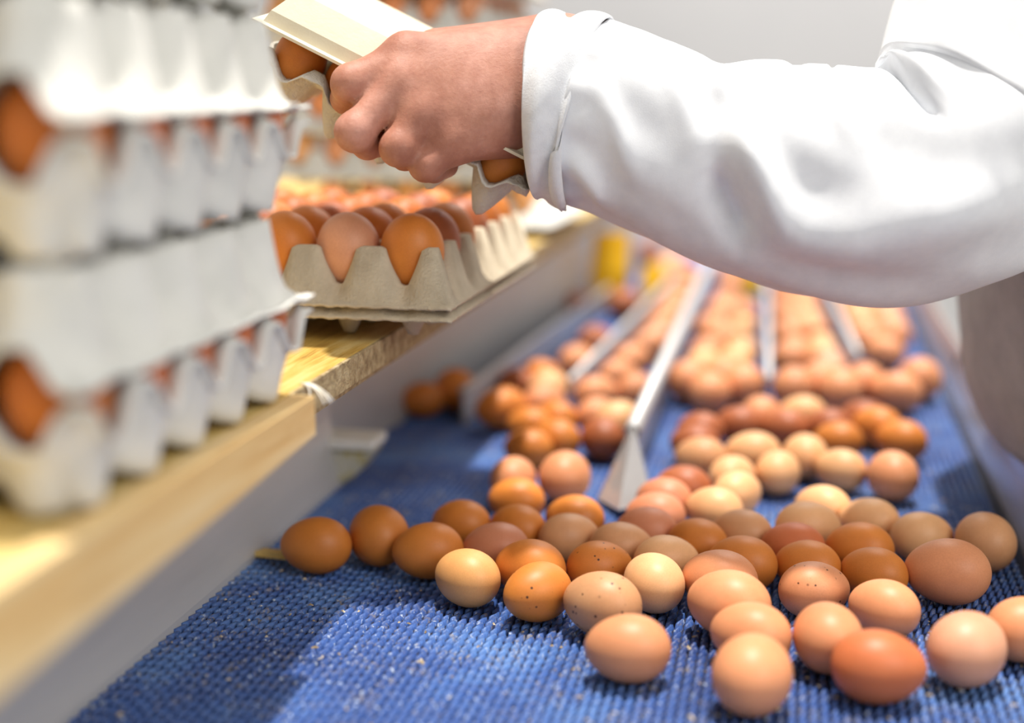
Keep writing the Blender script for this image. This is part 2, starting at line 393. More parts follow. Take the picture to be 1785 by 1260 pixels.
# ------------------------------------------------------------------ eggs
def egg_mesh(nu=40, nv=26):
    v, f = [], []
    for j in range(nv + 1):
        th = math.pi * j / nv
        x = math.cos(th); r = math.sin(th)
        # x > 0 is the pointed end
        r *= (1 - .085 * x - .03 * x * x) ; xx = x * 1.27 + (.03)
        if j in (0, nv): v.append((xx, 0, 0)); continue
        for i in range(nu): a = 2 * math.pi * i / nu; v.append((xx, r * math.cos(a), r * math.sin(a)))
    ring = lambda j: 1 + (j - 1) * nu
    for i in range(nu): f.append((0, ring(1) + i, ring(1) + (i + 1) % nu))
    for j in range(1, nv - 1):
        for i in range(nu): f.append((ring(j) + i, ring(j + 1) + i, ring(j + 1) + (i + 1) % nu, ring(j) + (i + 1) % nu))
    last = len(v) - 1
    for i in range(nu): f.append((last, ring(nv - 1) + (i + 1) % nu, ring(nv - 1) + i))
    k = 0.022
    me = pyd('egg', [(a * k, b * k, c * k) for a, b, c in v], f)
    me.materials.append(M['egg']); me.polygons.foreach_set('use_smooth', [True] * len(me.polygons))
    return me
EGG = egg_mesh()
ECOL = {'o': (218, 134, 58), 'p': (228, 156, 110), 'l': (238, 184, 132), 'g': (228, 166, 102), 'b': (178, 102, 62), 't': (214, 158, 112), 's': (210, 138, 102),
        'r': (208, 118, 72), 'k': (224, 164, 130), 'd': (200, 114, 46)}
def egg(loc, R, yaw, c, label, group=None, pitch=0.0, name='egg'):
    o = bpy.data.objects.new(name, EGG); COL.objects.link(o)
    o.location = loc; o.scale = (R / 22.0,) * 3
    o.rotation_euler = (rnd.uniform(0, 6.28), pitch, R_(yaw))
    base = ECOL[c[0]]; j = 1 + rnd.uniform(-.035, .035)
    col = lin(*[min(255, q * j) for q in base])
    o.color = (col[0], col[1], col[2], 0.0 if '+' in c else 1.0)
    tag(o, label, 'egg', group); return o
EGGS = [
    (-0.3348, 0.9119, 20.8, 185, 'o', 'leftmost orange egg on the belt, lying sideways beside a wood chip'),
    (-0.2962, 0.9393, 22.3, 120, 'o', 'second egg from the left, deep orange, just behind the leftmost egg'),
    (-0.2517, 0.9177, 20.5, 200, 'o', 'third egg from the left in the front edge of the spread, bright orange and tilted'),
    (-0.2118, 0.8714, 19.8, 150, 'g', 'pale golden egg alone in front of the mauve egg at the left of the spread'),
    (-0.2445, 0.9878, 18.8, 170, 'o', 'small deep orange egg tucked behind the third egg from the left'),
    (-0.2051, 0.9348, 19.4, 190, 's', 'mauve-brown egg lying sideways behind the pale golden egg'),
    (-0.1725, 0.8966, 20.4, 165, 'o', 'glossy orange egg wedged behind the freckled orange egg near the left front'),
    (-0.1595, 0.8540, 19.8, 230, 'o+', 'orange egg with dark freckles at the front, right of the pale golden egg'),
    (-0.2150, 1.0566, 18.8, 175, 'o', 'orange-brown egg in front of the pair of peach eggs left of the rail foot'),
    (-0.1996, 0.9850, 18.8, 150, 'o', 'small orange egg half hidden behind the mauve-brown egg'),
    (-0.2295, 1.1127, 19.9, 90, 'p', 'left of two peach eggs side by side left of the rail foot'),
    (-0.1862, 1.1214, 22.4, 90, 'p', 'right of two peach eggs side by side left of the rail foot'),
    (-0.1607, 1.0186, 18.8, 170, 'o', 'orange egg lying sideways at the left of the steel rail foot tip'),
    (-0.1582, 0.9711, 18.8, 35, 't', 'tan-brown egg between the mauve egg and the rail foot, tilted up to the right'),
    (-0.1174, 0.9577, 18.8, 10, 't', 'pale tan egg in front of the rail foot tip, left of the pale upright egg'),
    (-0.1269, 0.9125, 18.8, 25, 'o+', 'orange freckled egg behind the large speckled tan egg'),
    (-0.1136, 0.8378, 21.2, 160, 't+', 'large tan egg with dark speckles in the middle of the front edge'),
    (-0.0887, 0.7714, 20.5, 185, 'p', 'large peach egg lying sideways alone at the front, nearest of the left half'),
    (-0.0860, 0.8874, 20.0, 120, 'l', 'pale cream-orange egg standing on the diagonal right of the speckled tan egg'),
    (-0.0822, 0.9345, 18.8, 20, 'l', 'pale cream egg behind the diagonal pale egg in the middle of the spread'),
    (-0.0417, 0.8980, 20.9, 165, 'p', 'rear egg of the row of three peach eggs overlapping towards the viewer'),
    (-0.0332, 0.8528, 22.0, 160, 'p', 'middle egg of the row of three peach eggs overlapping towards the viewer'),
    (-0.0176, 0.8090, 20.0, 165, 'p', 'front egg of the row of three overlapping peach eggs behind the nearest round egg'),
    (-0.0148, 0.7448, 22.6, 80, 'p', 'round peach egg nearest the viewer at the bottom centre right'),
    (0.0202, 0.8974, 19.1, 20, 'p+', 'peach egg with fine brown freckles and a shaded top in the right half'),
    (0.0279, 0.8120, 21.0, 100, 'p', 'round peach egg behind the big glossy reddish egg'),
    (0.0651, 0.8736, 18.8, 150, 'p', 'peach egg with a shaded top right behind the big glossy reddish egg'),
    (0.0555, 0.7722, 21.4, 5, 'r', 'big glossy reddish-orange egg at the bottom right front'),
    (0.1089, 0.8085, 22.1, 60, 'k', 'pale pinkish round egg standing apart at the bottom right'),
    (0.1481, 0.8518, 20.1, 30, 'p', 'peach egg cut by the right edge of the picture'),
    (0.1111, 0.9420, 22.8, 175, 'p', 'large brown egg lying sideways in shade at the right side'),
    (0.1443, 1.0180, 21.5, 100, 't', 'dark tan egg in shade against the right steel guard'),
    (0.1002, 1.0276, 18.8, 20, 'l', 'pale peach egg half in sunlight left of the shaded dark tan egg'),
    (0.0643, 1.0572, 18.8, 165, 'l', 'pale peach egg in sunlight behind the dark shaded group at the right'),
    (0.0293, 1.0855, 18.8, 150, 'l', 'upper one of two overlapping pale eggs in sunlight right of centre'),
    (0.0164, 1.0293, 20.1, 20, 'l', 'lower one of two overlapping pale eggs in sunlight right of centre, half shaded'),
    (0.0543, 0.9883, 19.5, 170, 'o', 'brown egg in shade in front of the pale sunlit egg at the right'),
    (0.0618, 0.9377, 18.8, 155, 'o', 'brown egg in shade left of the large sideways brown egg'),
    (0.0067, 0.9830, 18.8, 170, 'r', 'small reddish-brown egg in shade in the middle of the dark group'),
    (0.0171, 0.9437, 18.8, 160, 'o', 'brown egg in shade just behind the freckled peach egg'),
    (-0.0283, 0.9377, 19.9, 165, 'o', 'long brown egg in shade behind the row of three peach eggs'),
    (-0.0313, 1.0071, 18.8, 160, 't', 'tan egg in shade above the long brown egg'),
    (-0.0627, 0.9781, 18.8, 150, 'o', 'brown egg in shade right of the pale cream egg'),
    (-0.1025, 0.9994, 18.8, 175, 's', 'mauve-tan egg just right of the steel rail foot tip'),
    (-0.0555, 1.0632, 18.8, 160, 'l', 'orange egg with a sunlit left end above the tan shaded egg'),
    (-0.0996, 1.0393, 18.8, 175, 's', 'reddish egg second up along the right flank of the rail foot'),
    (-0.0971, 1.0816, 18.8, 165, 's', 'reddish egg third up along the right flank of the rail foot'),
    (-0.0848, 1.1187, 19.2, 170, 'b', 'dark brown egg fourth up along the right flank of the rail foot, lying sideways'),
    (-0.0401, 1.1127, 18.8, 60, 'l', 'very pale egg in sunlight right of the dark brown egg'),
    (0.0463, 1.2038, 18.8, 150, 'l', 'pale egg just left of the lone round egg at the right'),
    (0.0886, 1.1846, 21.6, 100, 'p', 'lone round peach egg on bright belt at the right, clear of its neighbours'),
    (0.0150, 1.2383, 20.5, 100, 'l', 'pale pink egg behind the pale egg left of the lone round egg'),
    (-0.0311, 1.2361, 20.6, 180, 'l', 'long pale pink egg in front of the brown row at its middle'),
    (-0.0081, 1.1833, 19.3, 80, 'l', 'pale egg left of the pale pink egg and below the long pale one'),
    (-0.0464, 1.1625, 18.8, 60, 'l', 'very pale egg behind the sunlit pale egg right of the dark brown egg'),
    (-0.0767, 1.2160, 19.4, 170, 't', 'tan egg at the right of the main rail end, below the brown row'),
    (0.1051, 1.3158, 20.0, 150, 'o', 'right end egg of the brown row in front of the right lanes'),
    (0.0466, 1.3072, 18.8, 170, 'o', 'brown egg behind the pale egg that lies left of the lone round egg'),
    (0.0849, 1.3643, 20.5, 150, 'o', 'brown egg of the brown row next to its right end egg'),
    (-0.0033, 1.3466, 18.9, 170, 'b', 'shade-painted brown egg in the middle of the brown row across the right lanes'),  # a band of cast shade is put into the brown shells of this row
    (-0.0489, 1.3513, 19.0, 175, 'b', 'shade-painted dark brown egg left of the middle in the brown row across the right lanes'),
    (-0.0844, 1.3184, 18.8, 170, 'b', 'shade-painted dark brown egg in the upper left corner of the brown row, by the main rail'),
    (-0.0862, 1.2680, 18.8, 170, 'b', 'shade-painted dark brown egg in the lower left corner of the brown row, by the main rail'),
    (0.0385, 1.3611, 18.8, 170, 'b', 'shade-painted dark brown egg right of the middle in the brown row'),
    (0.0736, 1.4061, 18.8, 170, 'b', 'shade-painted brown egg behind the right end of the brown row'),
    (0.1426, 1.5897, 24.5, 90, 'p', ''),
    (0.1130, 1.5200, 22.6, 160, 'p', ''),
    (0.0807, 1.5626, 23.1, 90, 'p', ''),
    (0.1129, 1.7590, 21.4, 140, 'p', ''),
    (0.0962, 1.8394, 22.0, 130, 'p', ''),
    (0.0923, 1.9159, 22.5, 120, 'p', ''),
    (0.0891, 1.9795, 22.5, 120, 'p', ''),
    (0.0529, 1.5103, 24.4, 90, 'p', ''),
    (0.0031, 1.5148, 24.1, 90, 'p', ''),
    (0.0134, 1.4072, 19.5, 175, 'l', ''),
    (-0.0005, 1.6791, 24.4, 90, 'p', ''),
    (-0.0047, 1.8381, 24.5, 90, 'p', ''),
    (-0.0103, 2.0068, 24.5, 90, 'p', ''),
    (-0.0157, 2.2023, 24.5, 90, 'p', ''),
    (0.0309, 1.5621, 22.7, 90, 'p', ''),
    (-0.0285, 1.3909, 20.4, 90, 'p', ''),
    (-0.1127, 1.5247, 24.3, 90, 'p', ''),
    (-0.0520, 1.5181, 24.1, 90, 'p', ''),
    (-0.1020, 1.6959, 22.9, 60, 'p', ''),
    (-0.0880, 1.7882, 24.5, 100, 'p', ''),
    (-0.0975, 1.9613, 24.5, 90, 'p', ''),
    (-0.1000, 2.1198, 24.5, 90, 'p', ''),
    (-0.1049, 2.3426, 24.5, 90, 'p', ''),
    (-0.1086, 1.8551, 24.5, 90, 'p', ''),
    (-0.1659, 1.3246, 22.3, 70, 'l', ''),
    (-0.2078, 1.4539, 20.4, 40, 'p', ''),
    (-0.1968, 1.5533, 20.3, 45, 'p', ''),
    (-0.1914, 1.6350, 22.1, 60, 'p', ''),
    (-0.1813, 1.7359, 22.1, 60, 'p', ''),
    (-0.1763, 1.9736, 24.4, 70, 'p', ''),
    (-0.1754, 2.1821, 24.5, 70, 'p', ''),
    (-0.1829, 2.3737, 24.5, 70, 'p', ''),
    (-0.1779, 1.8485, 22.8, 60, 'p', ''),
    (-0.1745, 1.2655, 20.5, 120, 'b', ''),
    (-0.2170, 1.2537, 20.1, 150, 'o', ''),
    (-0.2366, 1.2184, 18.8, 170, 'o', ''),
    (-0.2524, 1.3054, 18.8, 170, 'o', ''),
    (-0.2315, 1.3388, 18.9, 150, 'o', ''),
    (-0.2611, 1.4637, 21.2, 60, 'l', ''),
    (-0.2544, 1.3959, 21.1, 60, 'p', ''),
    (-0.2544, 1.6145, 22.2, 80, 'p', ''),
    (-0.2502, 1.7395, 23.6, 90, 'b', ''),
    (-0.2543, 2.0627, 24.5, 90, 'b', ''),
    (-0.3224, 2.0422, 22.5, 90, 'b', ''),
    (-0.2833, 2.7201, 24.5, 90, 'b', ''),
    (-0.2830, 1.5232, 21.1, 160, 'o', ''),
    (-0.3017, 1.4852, 20.0, 160, 'b', ''),
    (-0.2928, 1.3607, 22.2, 215, 'o', ''),
    (-0.3615, 1.4359, 23.2, 120, 'o', ''),
    (-0.3880, 1.3972, 18.8, 200, 'o', ''),
    (-0.1661, 1.4795, 20.6, 60, 'p', ''),
    (-0.1933, 1.3596, 19.3, 60, 'p', ''),
    (-0.0859, 1.4762, 22.8, 90, 'p', ''),
]

NAMES = {'o': 'orange-brown', 'p': 'peach', 'l': 'pale cream', 'b': 'brown', 't': 'tan', 'k': 'pinkish', 'r': 'reddish', 's': 'mauve', 'd': 'dark orange', 'g': 'golden'}
ORD = ['nearest', 'second', 'third', 'fourth', 'fifth', 'sixth', 'seventh', 'eighth', 'ninth', 'tenth', 'eleventh', 'twelfth', 'thirteenth', 'fourteenth', 'fifteenth', 'sixteenth', 'seventeenth', 'eighteenth', 'nineteenth', 'twentieth', 'twenty-first', 'twenty-second', 'twenty-third', 'twenty-fourth', 'twenty-fifth']
def rail_x(k, y):
    (x0, y0), (x1, y1) = [RAILS[0], RAILS[1], ((-.1375, 1.2), (-.15, 2.7)), RAILS[2], RAILS[3]][k]
    return x0 + (x1 - x0) * (y - y0) / (y1 - y0)
LANE = ['from the front in the lane along the left steel guard', 'from the front in the narrow second lane from the left', 'from the front in the lane just left of the main rail',
        'from the front in the lane just right of the main rail', 'from the front in the second lane right of the main rail', 'from the front in the lane along the right steel guard']
lanes = [[] for _ in range(6)]
for x, y, R, yaw, c, lab in EGGS:
    if lab: egg((x, y, R / 1000.0), R, yaw, c, lab, 'loose eggs spread over the belt')
    else: lanes[sum(x > rail_x(k, y) for k in range(5))].append((x, y, R, yaw, c))
def free(x, y, need):
    return all((x - e[0]) ** 2 + ((y - e[1]) * .86) ** 2 > (need + e[2] / 1000) ** 2 for e in EGGS) and all((x - e[0]) ** 2 + (y - e[1]) ** 2 > (need + e[2] / 1000) ** 2 for L in lanes for e in L)
for li, (y0, y1) in ((2, (1.5, 2.45)), (3, (1.55, 2.45)), (4, (1.6, 2.45)), (5, (1.75, 2.45)), (1, (2.4, 2.6))):
    y = y0
    while y < y1:
        for _ in range(6):
            lo = rail_x(li - 1, y); hi = rail_x(li, y) if li < 5 else .165
            R = rnd.uniform(20.5, 22.5); m = R / 1000 * 1.12 + .006
            if hi - lo < 2 * m: continue
            x = rnd.uniform(lo + m, hi - m)
            if free(x, y, R / 1000 * 1.1) and not (2.12 < y < 2.36 and li in (0, 1, 2, 3)):
                lanes[li].append((x, y, R, rnd.choice((80, 95, 100, 75)), rnd.choice('ppplk'))); break
        y += .006
for li, L in enumerate(lanes):
    L.sort(key=lambda e: e[1])
    for k, (x, y, R, yaw, c) in enumerate(L):
        egg((x, y, R / 1000.0), R, yaw, c, '%s egg, %s %s' % (NAMES[c[0]], ORD[k] if k < 25 else 'far', LANE[li]), 'eggs queuing in the lanes')

# crumbs, straw and fluff on the belt
def crumbs():
    rg = np.random.RandomState(5); V = []; F = []
    n = 900
    for i in range(n):
        y = .45 + 1.0 * rg.rand() ** 1.5; x = rg.uniform(-.385, .16)
        if x < .0 and rg.rand() < .35: x = rg.uniform(-.15, .16)
        s = rg.uniform(.0004, .0011) * (1.5 if rg.rand() < .06 else 1)
        a = rg.uniform(0, 6.28); k = rg.uniform(1, 2.6)
        b = len(V)
        for (u, w_, z) in ((-k, -.7, 0), (k, -.6, 0), (k * .8, .7, 0), (-k * .7, .8, 0), (0, 0, 1.3)):
            V.append((x + s * (u * math.cos(a) - w_ * math.sin(a)), y + s * (u * math.sin(a) + w_ * math.cos(a)), .0001 + s * z))
        F += [(b, b + 1, b + 4), (b + 1, b + 2, b + 4), (b + 2, b + 3, b + 4), (b + 3, b, b + 4)]
    return pyd('crumbs', V, F)
cr = link('crumbs', crumbs(), 'crumb', None, smooth=False); cr['kind'] = 'stuff'
tag(cr, 'pale and brown crumbs of straw and dust caught between belt ribs', 'crumbs')
v = [(-.392, .930, .002), (-.352, .926, .002), (-.350, .938, .002), (-.388, .944, .002), (-.391, .931, .006), (-.352, .928, .0065), (-.351, .937, .006), (-.388, .942, .005)]
ch = link('wood_chip', pyd('wood_chip', v, [(3, 2, 1, 0), (4, 5, 6, 7), (0, 1, 5, 4), (1, 2, 6, 5), (2, 3, 7, 6), (3, 0, 4, 7)]), 'straw', None, smooth=False)
tag(ch, 'flat straw-coloured wood chip at the belt edge beside the leftmost egg', 'wood chip')
# ------------------------------------------------------------------ trays and cartons
P_ = 0.048
def tray_mesh(name, nx, ny, cup, sad, post, rim, flange=.009, wall=.006, fnotch=0.0, ns=10, thick=.0016, smooth_post=.9, p=P_, side_sad=None, trap=0.0, follow=False, skirt=None, thin=False):
    """moulded pulp tray as one shaped sheet: cups at cell centres, posts at cell corners, rim all round"""
    gx = [i / ns for i in range(nx * ns + 1)]; gy = [j / ns for j in range(ny * ns + 1)]
    def s(t):
        if trap:
            q = abs(t - round(t)); k = 1 - max(0.0, min(1.0, (q - trap) / (.44 - trap)))
            return k * (.65 + .35 * k)
        k = .5 + .5 * math.cos(2 * math.pi * t); return k * k * (3 - 2 * k)
    def z(x, y):
        a, b = s(x), s(y)
        if thin:
            ex_, ey_ = min(x, nx - x), min(y, ny - y)
            if ex_ < .5: a = max(0.0, 1 - ex_ / .30)
            if ey_ < .5: b = max(0.0, 1 - ey_ / .30)
        edge = min(x, nx - x, y, ny - y)
        sd = sad
        if side_sad is not None: sd = sad + (side_sad - sad) * max(0, 1 - edge / .3)
        q = cup + (sd - cup) * (a + b - a * b) + (post - sd) * (a * b) ** smooth_post
        q -= fnotch * (1 - a) * max(0, 1 - y / .35)
        return min(q, post - .0015)
    cols = [(-flange - wall, 0, 2), (-wall, 0, 1)] + [(g * p, g, 0) for g in gx] + [(nx * p + wall, nx, 1), (nx * p + wall + flange, nx, 2)]
    rows = [(-flange - wall, 0, 2), (-wall, 0, 1)] + [(g * p, g, 0) for g in gy] + [(ny * p + wall, ny, 1), (ny * p + wall + flange, ny, 2)]
    V = []
    rg = random.Random(hash(name) % 1000 if False else 11)
    for (Y, cy_, ky) in rows:
        for (X, cx_, kx) in cols:
            if kx or ky:
                zz = rim + (0 if max(kx, ky) == 2 else .0008) + rg.uniform(-.0005, .0005)
                if follow: zz = min(zz, z(cx_, cy_) + .0005)
            else: zz = z(cx_, cy_)
            V.append((X - nx * p / 2, Y - ny * p / 2, zz))
    nc = len(cols)
    F = [(j * nc + i, j * nc + i + 1, (j + 1) * nc + i + 1, (j + 1) * nc + i) for j in range(len(rows) - 1) for i in range(nc - 1)]
    V = np.array(V); N = len(V)
    # second skin below, for real thickness
    V2 = V.copy(); V2[:, 2] -= thick
    Fb = [tuple(N + q for q in f[::-1]) for f in F]
    nr = len(rows); ring = [i for i in range(nc)] + [j * nc + nc - 1 for j in range(1, nr)] + [(nr - 1) * nc + i for i in range(nc - 2, -1, -1)] + [j * nc for j in range(nr - 2, 0, -1)]
    Fs = [(ring[k], N + ring[k], N + ring[(k + 1) % len(ring)], ring[(k + 1) % len(ring)]) for k in range(len(ring))]
    VV = [tuple(q) for q in np.vstack([V, V2])]; FF = F + Fb + Fs
    if skirt:
        # fluted outer walls: bulging at each cell, drawn in between cells, scalloped bottom edge
        zc_, zm, lean, flute = skirt
        nl = 7
        for side in range(4):
            n_c = nx if side in (0, 2) else ny; st = []
            for k in range(n_c * ns + 1):
                g = k / ns; cen = .5 - .5 * math.cos(2 * math.pi * g)
                gx_, gy_ = ((g, 0), (nx, g), (g, ny), (0, g))[side]
                zt = min(rim, z(gx_, gy_)) - .0004; zb = zm + (zc_ - zm) * cen ** .6
                col = []
                for sk in (0, .0016):
                    for l_ in range(nl):
                        t = l_ / (nl - 1); ins = -.002 + t * lean + (1 - cen) * flute * min(1, t * 2.2) + sk
                        u = ins + (g * p) * 1.0 if False else g * p
                        u = min(max(u, ins), n_c * p - ins)
                        X, Y = ((u, ins), (nx * p - ins, u), (u, ny * p - ins), (ins, u))[side]
                        col.append((X - nx * p / 2, Y - ny * p / 2, zt + (zb - zt) * t))
                st.append(col)
            b0 = len(VV)
            for col in st: VV += col
            w2 = 2 * nl
            for k in range(len(st) - 1):
                for l_ in range(nl - 1):
                    a = b0 + k * w2 + l_; FF.append((a, a + 1, a + w2 + 1, a + w2)); a += nl; FF.append((a, a + w2, a + w2 + 1, a + 1))
                a = b0 + k * w2 + nl - 1; FF.append((a, a + nl, a + w2 + nl, a + w2))
    return pyd(name, VV, FF)

# open tray with eggs near the bench edge: two nested trays
TR = tray_mesh('pulp_tray', 5, 6, -.0165, .012, .041, 0.0, flange=.004, wall=.010, thick=.0022, ns=14, trap=.19)
TX, TY, TZ = -.270 - 2 * P_, .950 + 2.5 * P_, BZ + .0190
for k, lab in ((0, 'lower grey pulp tray nested under the egg-filled tray near the bench edge'), (1, 'upper grey pulp tray full of eggs near the bench edge')):
    o = link('pulp_tray', TR, 'pulp_grey'); o.location = (TX, TY, TZ + .0085 * k)
    tag(o, lab, 'egg tray', 'nested trays at the bench edge')
ROWN = ['front', 'second', 'third', 'fourth', 'fifth', 'rear']
for i in range(5):
    for j in range(6):
        cc = 'o' if (j or i != 3) else 'k'
        cc = rnd.choice('odb') if j else cc
        colw = ['left', 'second', 'middle', 'fourth', 'right'][i]
        egg((TX + (i - 2) * P_, TY + (j - 2.5) * P_, TZ + .0085 + .0330), 23.0, rnd.uniform(0, 360), cc,
            '%s egg upright in the open grey tray, %s row, %s column' % (NAMES[cc], ROWN[j], colw), 'eggs in the open grey tray', pitch=R_(90 + rnd.uniform(-4, 4)))

# closed cartons stacked at the near left: pulp base and pulp lid
NP = 0.0505
BASE = tray_mesh('carton_base', 6, 5, -.050, -.016, .004, -.001, flange=.004, wall=.003, fnotch=.0, ns=10, p=NP, side_sad=-.020, trap=.09, follow=True, thin=True, skirt=(-.050, -.040, .007, .014))
LIDM = tray_mesh('carton_lid', 6, 5, -.050, -.014, .003, -.002, flange=.005, wall=.003, fnotch=.016, ns=10, p=NP, side_sad=-.004, trap=.10, follow=True, thin=True, skirt=(-.050, -.043, .008, .016))
SXc, SYc = -.281 - 3 * NP, .492 + 2.5 * NP
for k, nm in enumerate(('bottom', 'second', 'top')):
    zc = BZ + .0525 + .1075 * k
    c = empty('egg_carton', (SXc + (0, .004, -.006)[k], SYc + (0, -.004, .004)[k], zc), R_((0, 1.2, -1)[k]))
    tag(c, '%s closed white pulp egg carton of the blurred near stack' % nm, 'egg carton', 'stacked cartons at the near left')
    link('carton_base', BASE, 'pulp_white', c)
    l = link('carton_lid', LIDM, 'pulp_white', c); l.scale = (1, 1, -1); l.location = (0, 0, .0035)
    M4 = Matrix.Translation(c.location) @ Matrix.Rotation(c.rotation_euler.z, 4, 'Z')
    for i in range(6):
        for j in range(5):
            if i < 5 and j > 0: continue
            if i < 2: continue
            q = M4 @ Vector(((i - 2.5) * NP + (.0045 if i == 5 else 0), (j - 2) * NP - (.003 if j == 0 else 0), -.002))
            side = ('%s along the belt side' % ORD[j]) if i == 5 and j else ('at the near corner' if i == 5 else '%s from the corner along the front' % ORD[5 - i])
            egg(q, 22.5, rnd.uniform(0, 360), 'd' if j == 0 else 'r', 'brown egg in the near stack, %s carton, %s' % (nm, side), 'eggs in the near cartons', pitch=R_(90))

# trays stacked further along the bench behind the hand
TB = tray_mesh('pulp_tray_white', 6, 5, -.012, .012, .034, 0.0, flange=.006, wall=.008, thick=.002, ns=8)
QX, QY = -.495, 1.735
for k in range(6):
    o = link('pulp_tray', TB, 'pulp_white'); zz = BZ + .0145 + .0555 * k
    o.location = (QX + (.052, .010, -.006, .004, -.008, .002)[k], QY + rnd.uniform(-.006, .006), zz); o.rotation_euler = (0, 0, R_((0, 2, -1, 1, -2, 1)[k]))
    nm = ('bottom', 'second', 'third', 'fourth', 'fifth', 'top')[k]
    tag(o, '%s white pulp tray of the stack behind the hand' % nm, 'egg tray', 'white trays stacked behind the hand')
    m4 = Matrix.Translation(o.location) @ Matrix.Rotation(o.rotation_euler.z, 4, 'Z')
    for i in range(6):
        for j in range(5):
            if k < 5 and j > 0 and i < 5: continue
            q = m4 @ Vector(((i - 2.5) * P_, (j - 2) * P_, .0285))
            egg(q, 20.5, rnd.uniform(0, 360), rnd.choice('pplk'), 'peach egg in the %s white tray behind the hand, row %s column %s' % (nm, ('one', 'two', 'three', 'four', 'five')[j], ('one', 'two', 'three', 'four', 'five', 'six')[i]), 'eggs in the white tray stack', pitch=R_(90))
# loose pale egg and fluff
def fluff():
    pts = []
    V, F = [], []
    rg = random.Random(4)
    for s in range(9):
        x, y, z = -.292, .775, BZ + .001; a = rg.uniform(-.9, .5); prev = None; pp = []
        for k in range(6):
            pp.append((x, y, z)); x += .0042 * math.cos(a); y += .0025 * math.sin(a); z += (.002 - .0011 * k) ; a += rg.uniform(-.5, .5)
            z = z if x < BEX else z - .002
        m = tube_mesh('t', pp, .0005, 5); b = len(V)
        V += [v.co.copy() for v in m.vertices]; F += [tuple(b + i for i in p.vertices) for p in m.polygons]; bpy.data.meshes.remove(m)
    return pyd('feather', V, F)
tag(link('feather', fluff(), 'fluff'), 'tuft of white feather caught on the bench edge', 'feather')

# ------------------------------------------------------------------ carton held in the hand
HB = tray_mesh('held_base', 5, 3, -.042, -.012, .003, -.003, flange=.004, wall=.003, ns=10, p=.0395, side_sad=-.014, trap=.10, follow=True)
def held_lid():
    a, b = .0395 * 5 / 2 + .007, .0395 * 3 / 2 + .007
    lv = [(a + .006, b + .006, .004), (a, b, .0045), (a - .002, b - .002, .013), (a - .010, b - .018, .029), (a - .016, b - .024, .031)]
    V, F = [], []
    for (x, y, z) in lv: V += [(-x, -y, z), (x, -y, z), (x, y, z), (-x, y, z)]
    n = len(lv)
    for k in range(n - 1):
        for i in range(4): F.append((k * 4 + i, k * 4 + (i + 1) % 4, (k + 1) * 4 + (i + 1) % 4, (k + 1) * 4 + i))
    F.append(tuple((n - 1) * 4 + i for i in range(4)))
    me = pyd('held_lid', V, F); return me
hc = empty('egg_carton', W(722, 176, 1.002))
tag(hc, 'egg carton gripped in the hand, tilted, with a cream lid', 'egg carton')
ex = (W(960, 308, 1.0) - W(474, 60, 1.0)).normalized()          # long side, tilted down to the right
vy = Vector((ex.x, ex.y, 0)).normalized(); yaxis = Vector((-vy.y, vy.x, 0)); yaxis = (yaxis - ex * yaxis.dot(ex)).normalized()
zaxis = ex.cross(yaxis).normalized()
tilt = Matrix.Rotation(R_(9), 3, 'X')
RM = Matrix((ex, yaxis, zaxis)).transposed() @ tilt
hc.rotation_euler = RM.to_euler()
link('carton_base', HB, 'pulp_held', hc)
l = link('carton_lid', held_lid(), 'pulp_cream', hc, smooth=False); sm = l.modifiers.new('thick', 'SOLIDIFY'); sm.thickness = .002
l.location = (0, 0, .014)
for i in range(5):
    q = hc.location + RM @ Vector(((i - 2) * .0395, -.0395, -.001))
    e = egg(q, 18.3, 0, 'o' if i != 1 else 'd', 'orange egg inside the held carton, %s from its raised end' % ('nearest', 'second', 'third', 'fourth', 'fifth')[i], 'eggs in the held carton')
    e.rotation_euler = (RM @ Matrix.Rotation(R_(90), 3, 'Y')).to_euler()

